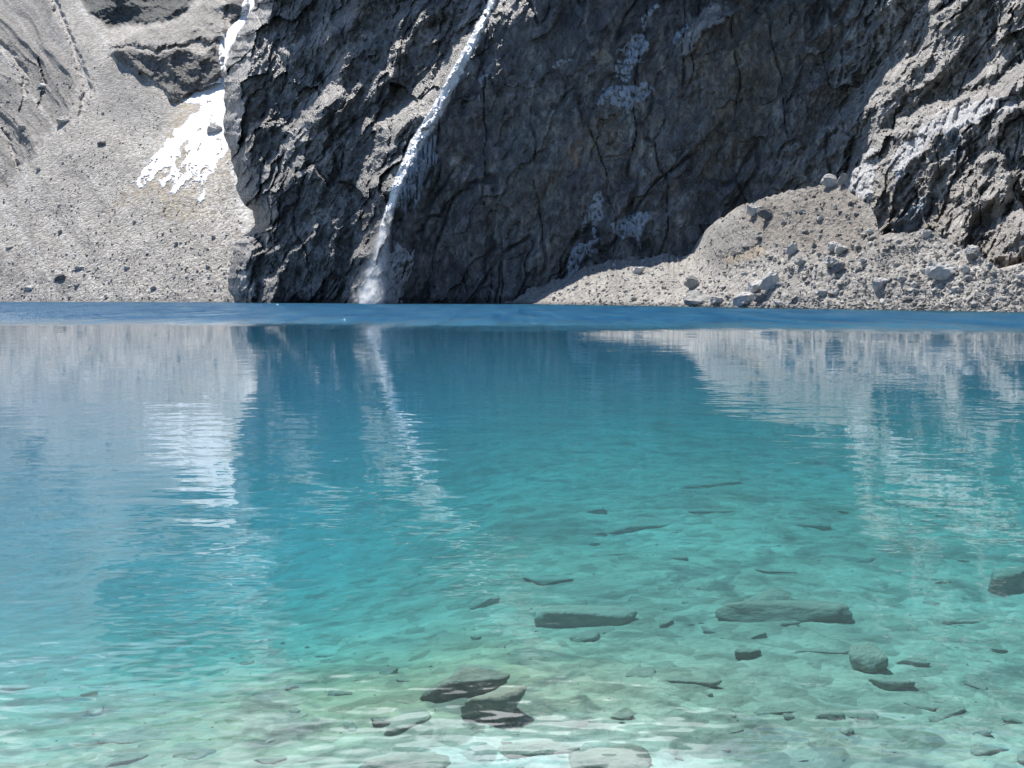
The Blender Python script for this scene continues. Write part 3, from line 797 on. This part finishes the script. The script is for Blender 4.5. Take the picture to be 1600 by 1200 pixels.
for q_, th_ in enumerate((2.2, 3.0, 3.8)):
    so = wfc(patch(wall, (540, 235, 665, 480), lambda X, Y: spray_mask(X, Y) ** .25, 'spray', M_SPRAY, th_, up=1, seed=480 + q_, warp=4, wscale=12))
    co_ = np.empty(len(so.data.vertices) * 3); so.data.vertices.foreach_get('co', co_); co_ = co_.reshape(-1, 3)
    ex = co_[:, 0] / co_[:, 1]; ey = (co_[:, 2] - CAM_H) / co_[:, 1]
    ppx = 800 + ex * F_PX; ppy = 463 - ey * F_PX
    at_ = so.data.attributes.new('dens', 'FLOAT', 'POINT'); at_.data.foreach_set('value', spray_mask(ppx, ppy).astype(np.float32))

ICE = [
 ('frozen_cascade', (955,45,1035,145), [[(975,88),(968,78),(984,62),(990,52),(1004,52),(1014,66),(1016,78),(1004,84),(996,92),(982,90)]], 'rounded blue-white ice bulge high on the shaded wall above the icy ledges'),
 ('ice_ledges', (925,85,1045,190), [[(966,92),(996,88),(1008,94),(990,102),(966,98)],[(962,100),(990,103),(986,116),(958,114)],[(960,118),(988,118),(984,128),(960,126)],[(942,136),(990,132),(1010,124),(1024,140),(1004,158),(990,162),(988,176),(974,182),(968,168),(948,160),(930,168)]], 'stack of pale blue ice ledges below the rounded ice bulge on the wall'),
 ('ice_streak', (990,0,1045,55), [[(1000,50),(1002,30),(1014,14),(1026,6),(1040,6),(1024,16),(1012,30),(1006,48)]], 'curved ice streak feeding the rounded ice bulge from above'),
 ('ice_streak', (905,290,960,380), [[(930,300),(938,296),(946,312),(944,330),(950,340),(934,350),(932,372),(926,372),(924,345),(908,366),(906,352),(920,322)]], 'forked vertical ice streak above the fringe of icicles low on the wall'),
 ('icicle_fringe', (880,370,970,440), [[(888,404),(894,384),(916,378),(934,370),(946,372),(926,386),(932,398),(922,404),(914,398),(906,420),(894,430),(884,432)]], 'fringe of grey icicles low on the wall, nearest to the shaded talus'),
 ('ice_sheet', (945,330,1040,400), [[(950,352),(970,340),(990,334),(1000,320),(1024,320),(1028,334),(1010,350),(1000,372),(1004,390),(996,396),(994,372),(970,372),(954,362)]], 'branching ice sheet right of the icicle fringe above the shaded talus'),
 ('ice_streak', (1040,20,1085,80), [[(1048,70),(1056,52),(1076,34),(1082,38),(1066,56),(1052,72)]], 'short blue ice streak left of the sunlit knob at the top of the wall'),
 ('ice_streak', (850,80,905,115), [[(860,104),(872,94),(892,90),(898,94),(880,102),(866,108)]], 'small slanting ice smear between the waterfall and the ice ledges'),
 ('ice_streak', (735,110,775,180), [[(748,122),(754,114),(764,112),(766,120),(754,124),(752,150),(750,172),(747,150)]], 'thin pale drip below a small white lip right of the waterfall'),
]
for i, (nm, bx, pls, lab) in enumerate(ICE):
    def mk(X, Y, pls=pls, i=i):
        m = np.max([poly(X, Y, p, 6) for p in pls], 0)
        return m * sstep(.34, .0, fbm(X / 5, Y / 8, 4, 370 + i))
    o = patch(wall, bx, mk, nm, M_ICE, .55, up=2, seed=450 + i * 7, warp=5, wscale=10)
    tag(o, lab, 'ice')
GL = [
 ('ice_dome', (1310,222,1382,320), [[(1316,290),(1345,250),(1360,230),(1375,236),(1371,262),(1364,282),(1366,304),(1354,318),(1342,306),(1324,297)]], 'white icy dome of rock at the right end of the moraine crest', .5),
 ('frozen_cascade', (1375,150,1600,270), [[(1384,262),(1400,235),(1440,196),(1490,168),(1560,148),(1590,150),(1588,172),(1549,180),(1500,200),(1496,214),(1484,200),(1462,208),(1440,238),(1420,262),(1400,280)]], 'sunlit glaze of white ice over the crest of the right-hand buttress', .5),
 ('icicle_fringe', (1465,195,1510,270), [[(1470,232),(1474,210),(1484,194),(1500,210),(1504,240),(1498,262),(1494,235),(1488,260),(1482,236),(1476,256)]], 'hanging blue icicles beneath the sunlit glaze of the right-hand buttress', .2),
 ('ice_streak', (1390,255,1425,325), [[(1396,300),(1400,268),(1414,256),(1418,262),(1408,280),(1402,318)]], 'narrow upright icicle left of the hollow in the right-hand buttress', .2),
 ('ice_sheet', (1385,290,1470,370), [[(1400,368),(1396,350),(1412,330),(1430,318),(1452,300),(1462,300),(1450,330),(1440,352),(1446,362),(1420,362)]], 'bluish seep of ice spreading down the hollow beside the pinnacle', .3),
]
for i, (nm, bx, pls, lab, th) in enumerate(GL):
    def mk(X, Y, pls=pls, i=i, th=th):
        m = np.max([poly(X, Y, p, 3) for p in pls], 0)
        return m * sstep(th, th - .4, fbm(X / 6 + Y / 9, Y / 16 - X / 30, 4, 390 + i))
    o = patch(wall, bx, mk, nm, M_GLAZE if i in (0, 1) else M_ICE, .5, up=2, seed=520 + i * 7, warp=4, wscale=9)
    tag(o, lab, 'ice')

# ------------------------------------------------------------------ lake bed
def bed_z(X, Y):
    X = np.asarray(X, float); Y = np.asarray(Y, float)
    base = np.interp(Y, [-20, 0, 3, 5, 8, 12, 17, 25, 35, 50, 72, 120, 300, 640], [1.5, .5, -.28, -.42, -.58, -.72, -.84, -.98, -1.15, -1.5, -2.3, -6, -20, -30])
    shift = np.interp(X / np.maximum(Y, 3), [-.5, -.3, -.1, 0, .2, .5], [.9, .7, .3, .0, -.1, .0])   # deeper to the left
    z = base - shift * np.clip(Y - 5, 0, 8) * .16
    z = z + .16 * np.exp(-(((X + .9) / 1.9) ** 2 + ((Y - 6.2) / 1.5) ** 2))
    amp = .32
    z = z + fbm(X / 3, Y / 3, 4, 601) * .22 * amp + fbm(X / .6, Y / .6, 4, 611) * .05 + .015 * fbm(X / .12, Y / .12, 2, 615)
    return z
def bed_grid(ys, nx, sx):
    Yg = np.repeat(ys[:, None], nx, 1)
    Xg = np.linspace(-1, 1, nx)[None] * (4 + sx * np.clip(Yg, 0, 1e9))
    return Xg, Yg
ys = np.concatenate([np.linspace(-14, 2, 20, endpoint=False), np.geomspace(2, 60, 380), np.geomspace(62, 640, 40)])
Xg, Yg = bed_grid(ys, 330, .72)
Zg = bed_z(Xg, Yg)
def mat_bed():
    t = NT('pale_lake_silt'); co = t.coords()
    n1 = t.noise(co, .45, 5, .6); n2 = t.noise(co, 2.2, 8, .7, dist=.5); n3 = t.noise(co, 1.1, 6, .65, dist=1.0)
    v = t.n('ShaderNodeTexVoronoi'); t.l(t.vmath('ADD', co, t.vmath('MULTIPLY', t.coords((1, 1, 1)), (0, 0, 0))), v.inputs['Vector']); v.inputs['Scale'].default_value = 6.0
    v2 = t.n('ShaderNodeTexVoronoi'); t.l(co, v2.inputs['Vector']); v2.inputs['Scale'].default_value = 17.0
    g = t.n('ShaderNodeSeparateColor'); t.l(v.outputs['Color'], g.inputs[0])
    c = t.mix(1.0, t.attr('col').outputs['Color'], t.ramp(n1, [(.35, .78), (.65, 1.2)]), 'MULTIPLY')
    c = t.mix(1.0, c, t.ramp(n2, [(.3, .6), (.5, .98), (.7, 1.2)]), 'MULTIPLY')
    c = t.mix(t.ramp(n3, [(.53, 0.0), (.62, .8)]), c, (.16, .16, .135))
    c = t.mix(1.0, c, t.ramp(g.outputs[0], [(0, .66), (.4, .95), (1, 1.14)]), 'MULTIPLY')
    h = t.math('ADD', n2, t.math('ADD', t.math('MULTIPLY', v.outputs['Distance'], -.5), t.math('MULTIPLY', v2.outputs['Distance'], -.2)))
    t.pbr(c, .9, h, .7, .1, .2)
    return t.m
bc = np.ones(Xg.shape + (3,)) * np.array([.40, .38, .30])
bc = tintc(bc, np.exp(-(((Xg + 1.0) / 1.5) ** 2 + ((Yg - 6.9) / 1.2) ** 2)) * 1.3, (.47, .405, .27), .9)      # the tan shoal
bc = tintc(bc, np.exp(-(((Xg - .1) / .9) ** 2 + ((Yg - 5.2) / .5) ** 2)) * 1.3, (.60, .60, .56), .8)
o = mesh_obj('lake_bed', np.stack([Xg, Yg, Zg], -1), grid_faces(*Xg.shape)[:, ::-1], mat_bed(), cols=bc)
tag(o, kind='structure', label='pale silty lake floor shelving away from the near shore')

def bed_hit(px, py):
    a, e = ae(px, py); a = float(a); e = float(e); Y = CAM_H / -e
    for _ in range(400):
        if CAM_H + e * Y <= float(bed_z(a * Y, Y)): break
        Y *= 1.004
    return np.array([a * Y, Y, CAM_H + e * Y])
def mat_sub(name, c0, c1):
    t = NT(name); co = t.coords(); ge = t.n('ShaderNodeNewGeometry'); sx = t.n('ShaderNodeSeparateXYZ'); t.l(ge.outputs['Normal'], sx.inputs[0])
    n1 = t.noise(co, 1.6, 7, .65); n2 = t.noise(co, 9, 5, .6)
    c = t.ramp(n1, [(.32, c0), (.68, c1)])
    silt = t.math('MULTIPLY', t.ramp(sx.outputs[2], [(.55, 0.0), (.9, .9)]), t.ramp(n1, [(.35, .3), (.6, 1.0)]))
    c = t.mix(silt, c, (.38, .36, .29))
    t.pbr(c, .85, t.math('ADD', n1, t.math('MULTIPLY', n2, .3)), .6, .12, .2)
    return t.m
M_SUB = mat_sub('silted_stone', (.12, .12, .105), (.27, .26, .22)); M_DIM = mat_sub('dim_silted_stone', (.27, .26, .22), (.43, .41, .34)); M_SUBP = mat_sub('pale_silted_stone', (.28, .27, .22), (.46, .44, .37))
SM, SPm, SDm = [], [], []
for i in range(10):
    me = hull_mesh(340 + i, 8 + i % 5, .8, 2, .09, 26.0, .55); me.polygons.foreach_set('use_smooth', [True] * len(me.polygons)); me.materials.append(M_SUB); SM.append(me)
    b = me.copy(); b.materials[0] = M_SUBP; SPm.append(b); b = me.copy(); b.materials[0] = M_DIM; SDm.append(b)
SB = [ # px, py(centre), w px, h px (apparent), depth ratio, mesh, set, rz, label
 (725,1066,118,50,.7,0,SM,.15,'large dark flat-fronted rock under shallow water, the biggest dark one near the bottom centre'),
 (768,1098,108,60,.8,1,SM,.7,'brownish rock leaning against the lower right of the large dark underwater rock'),
 (745,1045,110,22,.9,2,SPm,.3,'pale brown stone slab touching the back of the large dark underwater rock'),
 (1245,952,190,38,.5,3,SM,.05,'long dark sunken slab, widest rock in the right half of the clear water'),
 (1200,932,90,30,.6,4,SM,.5,'sunken stone lying on the back left end of the long dark slab'),
 (1235,970,30,14,.8,5,SPm,.5,'small pale stone in front of the long dark sunken slab'),
 (1040,970,34,14,.8,6,SM,.5,'small dark sunken stone left of the long slab, with clear bed around it'),
 (1165,1016,52,28,.7,7,SM,.9,'dark sunken stone with a pointed right end below the left end of the long slab'),
 (1284,1015,62,12,.5,8,SM,.1,'thin sunken sliver of stone left of the flat pale slab'),
 (1352,1030,74,44,.9,9,SPm,.6,'flat pale sunken slab with a dark rim below the long slab'),
 (1424,1030,42,20,.7,0,SM,-.5,'dark sunken stone touching the right side of the flat pale slab'),
 (1388,1062,70,24,.6,1,SM,-.15,'dark sunken stone just below the flat pale slab'),
 (1212,1107,84,14,.5,2,SM,.05,'low curved sunken stone below the thin sliver, near the bottom'),
 (1300,1114,50,26,.7,3,SM,.4,'dark sunken stone, left one of a touching pair near the bottom right'),
 (1343,1116,54,18,.6,4,SM,-.2,'dark sunken stone, right one of a touching pair near the bottom right'),
 (1508,966,66,18,.6,5,SM,.1,'sunken dark stone right of the long slab at the same distance'),
 (1578,905,90,44,.7,6,SM,.2,'big dark sunken rock at the right edge of the clear water'),
 (1560,1014,22,12,.8,7,SM,.3,'small sunken stone near the right edge below the big dark rock'),
 (915,958,120,36,.8,8,SPm,.2,'wide pale tan hump of rock sunken left of the small dark stone'),
 (912,992,56,18,.6,9,SM,.3,'dark sunken stone under the front of the wide tan hump'),
 (1005,815,120,26,.7,0,SM,.1,'broad dim sunken rock far out in the turquoise water'),
 (850,902,86,14,.6,1,SM,.0,'dim sunken stone beyond the wide tan hump'),
 (955,862,80,12,.6,2,SM,.2,'dim sunken stone between the far broad rock and the tan hump'),
 (1330,868,90,18,.6,3,SM,.0,'dim sunken rock beyond the right end of the long slab'),
 (1255,816,84,14,.5,4,SM,-.1,'faint sunken rock far out beyond the long slab'),
 (1120,795,70,12,.6,5,SM,.1,'faint sunken rock right of the broad dim one'),
 (1115,752,110,14,.6,6,SM,.1,'faintest sunken shelf of rock, farthest one that still shows'),
 (1210,890,60,12,.6,7,SM,.1,'dim sunken stone just beyond the back of the long slab'),
 (1080,1060,70,14,.6,8,SM,.1,'low dark sunken stone with ripples over it, in the middle of the foreground'),
 (1000,1050,60,18,.7,9,SPm,.4,'pale sunken stone left of the low dark one in the foreground'),
 (1480,1110,60,18,.6,0,SM,.5,'sunken stone near the bottom right, right of the touching pair'),
 (1440,1100,70,12,.5,1,SM,-.3,'thin sunken stone between the touching pair and the bottom right stone'),
 (1540,1165,70,20,.6,2,SM,.2,'sunken stone in the bottom right of the shallows'),
 (650,1184,130,34,.8,3,SM,.1,'wide dark rock under ripples at the bottom edge, below the large dark rock'),
 (950,1180,130,36,.8,4,SM,-.1,'wide dark rock under bright ripples at the bottom edge, right of the pale boulder'),
 (846,1158,104,36,.9,5,SPm,.2,'pale whitish boulder in the shallows between two wide dark rocks'),
 (640,1122,84,24,.9,6,SPm,.3,'pale whitish slab in the shallows left of the brownish rock'),
 (603,1124,46,20,.7,7,SM,.2,'small dark stone on the left of the pale whitish slab'),
 (210,1152,90,16,.6,8,SM,.1,'dark stone under white glitter near the bottom left'),
 (300,1176,64,18,.6,9,SM,.0,'dark squarish stone right of the one under the white glitter'),
 (190,1182,60,24,.7,0,SM,.4,'dark stone at the bottom edge below the white glitter'),
 (420,1184,50,12,.7,1,SM,.3,'small dark stone at the bottom edge left of centre'),
 (455,1070,26,18,.7,2,SM,.6,'small dark stone standing on the pale shelf left of centre'),
 (290,985,90,16,.6,3,SM,.0,'dim sunken stone at the edge of the deep dark reflection on the left'),
 (240,1056,84,12,.6,4,SM,.1,'low dim sunken stone left of the pale shelf'),
 (45,1070,56,14,.6,5,SM,.1,'dim sunken stone near the left edge'),
 (140,1082,26,16,.7,6,SM,.2,'small sunken stone right of the dim one near the left edge'),
 (630,1062,22,9,.7,7,SM,.2,'tiny dark stone on the pale shelf just left of the large dark rock'),
 (508,1024,24,7,.6,8,SM,.2,'thin dark sliver on the far side of the pale shelf'),
 (385,1034,24,8,.6,9,SM,.4,'thin dark sliver on the left end of the pale shelf'),
 (1140,1140,40,12,.7,0,SM,.4,'small sunken stone below the low curved one at the bottom'),
 (970,1118,40,12,.7,1,SM,.4,'small reddish sunken stone above the wide dark rock at the bottom right of centre'),
]
BOX = 'rocks seen through the clear water'
def v_dark(px, py): return not ((px, py) in ((725, 1066), (1165, 1016), (1578, 905), (650, 1184), (950, 1180), (603, 1124), (1245, 952)))
for (px, py, w, h, dr, v, S, rz, lab) in SB:
    p = bed_hit(px, py + h * .35); D = float(np.linalg.norm(p - np.array([0, 0, CAM_H]))); mp = D / F_PX
    boulder(p, w * mp * 1.05, h * mp * 1.05, w * mp * dr, (SDm if S is SM and v_dark(px, py) else S)[v], rz, (0, 0), lab, BOX, 'submerged_rock', 'sunken rock', sink=.58 if py > 1130 else (.3 if h > 33 else .52))
k = 0
while k < 38:
    px = rg.uniform(0, 1600) if rg.random() < .4 else rg.uniform(800, 1600); py = rg.uniform(800, 1195)
    if px < 700 and py < 1000: continue
    if min(math.hypot((px - b[0]) / max(b[2], 20), (py - b[1]) / max(b[3], 12)) for b in SB) < .8: continue
    p = bed_hit(px, py); D = float(np.linalg.norm(p - np.array([0, 0, CAM_H]))); s = rg.uniform(8, 26) * (1 if rg.random() < .8 else 1.8) * D / F_PX
    boulder(p, s * 1.3, s * .5, s * 1.1, (SDm, SPm)[rg.random() < .5][rg.integers(10)], rg.uniform(0, 6.3), (rg.normal(.1, .15), rg.normal(0, .15)),
            'small stone scattered on the pale lake floor under clear water', 'small stones on the lake floor', 'submerged_stone', 'sunken stone', sink=.42)
    k += 1
# pebbles
N = 3500
Yp = rg.uniform(2.5, 16, N); Xp = rg.uniform(-1, 1, N) * (1 + Yp * .62); Zp = bed_z(Xp, Yp)
o = scatter('pebbles', np.stack([Xp, Yp, Zp], -1), np.clip(.02 * (rg.pareto(2.6, N) + 1), .015, .07), M_SUBP, rg, (.5, 1.2), -.1)
tag(o, 'small pebbles scattered across the lake floor near the camera', 'pebbles', kind='stuff')

# ------------------------------------------------------------------ water
def mat_water():
    t = NT('glacial_water')
    g = t.n('ShaderNodeTexCoord')
    P0 = g.outputs['Object']
    sp = t.n('ShaderNodeSeparateXYZ'); t.l(P0, sp.inputs[0])
    # wind line: calm near shore, ruffled water beyond
    edge = t.math('ADD', t.math('MULTIPLY', sp.outputs[0], .35), t.math('MULTIPLY', t.noise(P0, .03, 3, .6), 34.0))
    far = t.math('ADD', sp.outputs[1], edge)
    ruff = t.n('ShaderNodeMapRange', interpolation_type='SMOOTHSTEP'); t.l(far, ruff.inputs[0])
    ruff.inputs[1].default_value = 78; ruff.inputs[2].default_value = 116
    ruff = t.math('MULTIPLY', ruff.outputs[0], t.ramp(t.noise(t.vmath('MULTIPLY', P0, (.35, .045, 1)), 1.0, 3, .6, '2D'), [(.35, .6), (.65, 1.35)]))
    LAY = [((.20, .45, 1), .013, 1.0), ((1.3, 2.0, 1), .0058, 1.0), ((4.2, 7.0, 1), .0008, 1.0), ((12, 17, 1), .0002, 0.0)]
    ch_ = t.n('ShaderNodeMapRange'); t.l(sp.outputs[1], ch_.inputs[0])      # little chop close to the shore
    ch_.inputs[1].default_value = 4.0; ch_.inputs[2].default_value = 10.5; ch_.inputs[3].default_value = 4.5; ch_.inputs[4].default_value = 1.0
    chop = ch_.outputs[0]
    def height(P):
        tot = None
        for sc, amp, det in LAY:
            n = t.noise(t.vmath('MULTIPLY', P, sc), 1.0, det, .5, '2D')
            x = t.math('MULTIPLY', n, amp)
            if sc[0] == 4.2: x = t.math('MULTIPLY', x, chop)
            tot = x if tot is None else t.math('ADD', tot, x)
        return tot
    EPS = .012
    h0 = height(P0); hx = height(t.vmath('ADD', P0, (EPS, 0, 0))); hy = height(t.vmath('ADD', P0, (0, EPS, 0)))
    sx = t.math('DIVIDE', t.math('SUBTRACT', h0, hx), EPS); sy = t.math('DIVIDE', t.math('SUBTRACT', h0, hy), EPS)
    # patches of livelier ripples
    live = t.ramp(t.noise(t.vmath('MULTIPLY', P0, (.12, .3, 1)), 1.0, 3, .5, '2D'), [(.35, .55), (.65, 1.5)])
    near = t.n('ShaderNodeMapRange'); t.l(sp.outputs[1], near.inputs[0])
    near.inputs[1].default_value = 4; near.inputs[2].default_value = 30; near.inputs[3].default_value = 1.6; near.inputs[4].default_value = .42
    amp = t.math('MULTIPLY', live, near.outputs[0])
    rn = t.n('ShaderNodeTexNoise', noise_dimensions='2D'); t.l(t.vmath('MULTIPLY', P0, (.7, 2.6, 1)), rn.inputs['Vector']); rn.inputs['Scale'].default_value = 1; rn.inputs['Detail'].default_value = 3
    rs = t.n('ShaderNodeSeparateColor'); t.l(rn.outputs['Color'], rs.inputs[0])
    rx = t.math('MULTIPLY', t.math('MULTIPLY', t.math('SUBTRACT', rs.outputs[0], .5), 1.6), ruff)
    ry = t.math('MULTIPLY', t.math('ADD', t.math('MULTIPLY', t.math('ABSOLUTE', t.math('SUBTRACT', rs.outputs[1], .5)), -3.1), -.10), ruff)   # wind waves, all leaned towards the camera to mirror bluer sky
    cb = t.n('ShaderNodeCombineXYZ')
    t.l(t.math('ADD', t.math('MULTIPLY', sx, amp), rx), cb.inputs[0]); t.l(t.math('ADD', t.math('MULTIPLY', sy, amp), ry), cb.inputs[1]); cb.inputs[2].default_value = 1
    N = t.vmath('NORMALIZE', cb.outputs[0])
    fr = t.n('ShaderNodeFresnel'); fr.inputs[0].default_value = 1.333; t.l(N, fr.inputs[1])
    gl = t.n('ShaderNodeBsdfGlossy'); gl.inputs['Roughness'].default_value = .0; gl.inputs['Color'].default_value = (1, 1, 1, 1); t.l(N, gl.inputs['Normal'])
    tr = t.n('ShaderNodeBsdfTransparent'); tr.inputs[0].default_value = (.97, .97, .97, 1)
    mx = t.n('ShaderNodeMixShader'); t.l(fr.outputs[0], mx.inputs[0]); t.l(tr.outputs[0], mx.inputs[1]); t.l(gl.outputs[0], mx.inputs[2])
    t.l(mx.outputs[0], t.out.inputs['Surface'])
    # glacial flour: scatters white, swallows red
    sc = t.n('ShaderNodeVolumeScatter'); sc.inputs['Color'].default_value = (1, 1, 1, 1); sc.inputs['Density'].default_value = .085
    ab = t.n('ShaderNodeVolumeAbsorption'); ab.inputs['Color'].default_value = (.0, .84, .958, 1); ab.inputs['Density'].default_value = .54
    ad = t.n('ShaderNodeAddShader'); t.l(sc.outputs[0], ad.inputs[0]); t.l(ab.outputs[0], ad.inputs[1])
    t.l(ad.outputs[0], t.out.inputs['Volume'])
    return t.m
x0, x1, y0, y1, zb = -520, 520, -16, 660, -45
V = [(x0, y0, 0), (x1, y0, 0), (x1, y1, 0), (x0, y1, 0), (x0, y0, zb), (x1, y0, zb), (x1, y1, zb), (x0, y1, zb)]
Fq = [(0, 1, 2, 3), (7, 6, 5, 4), (0, 4, 5, 1), (1, 5, 6, 2), (2, 6, 7, 3), (3, 7, 4, 0)]
o = mesh_obj('lake_water', V, Fq, mat_water(), smooth=False)
tag(o, kind='structure', label='turquoise glacial lake turning deep blue towards the wall')
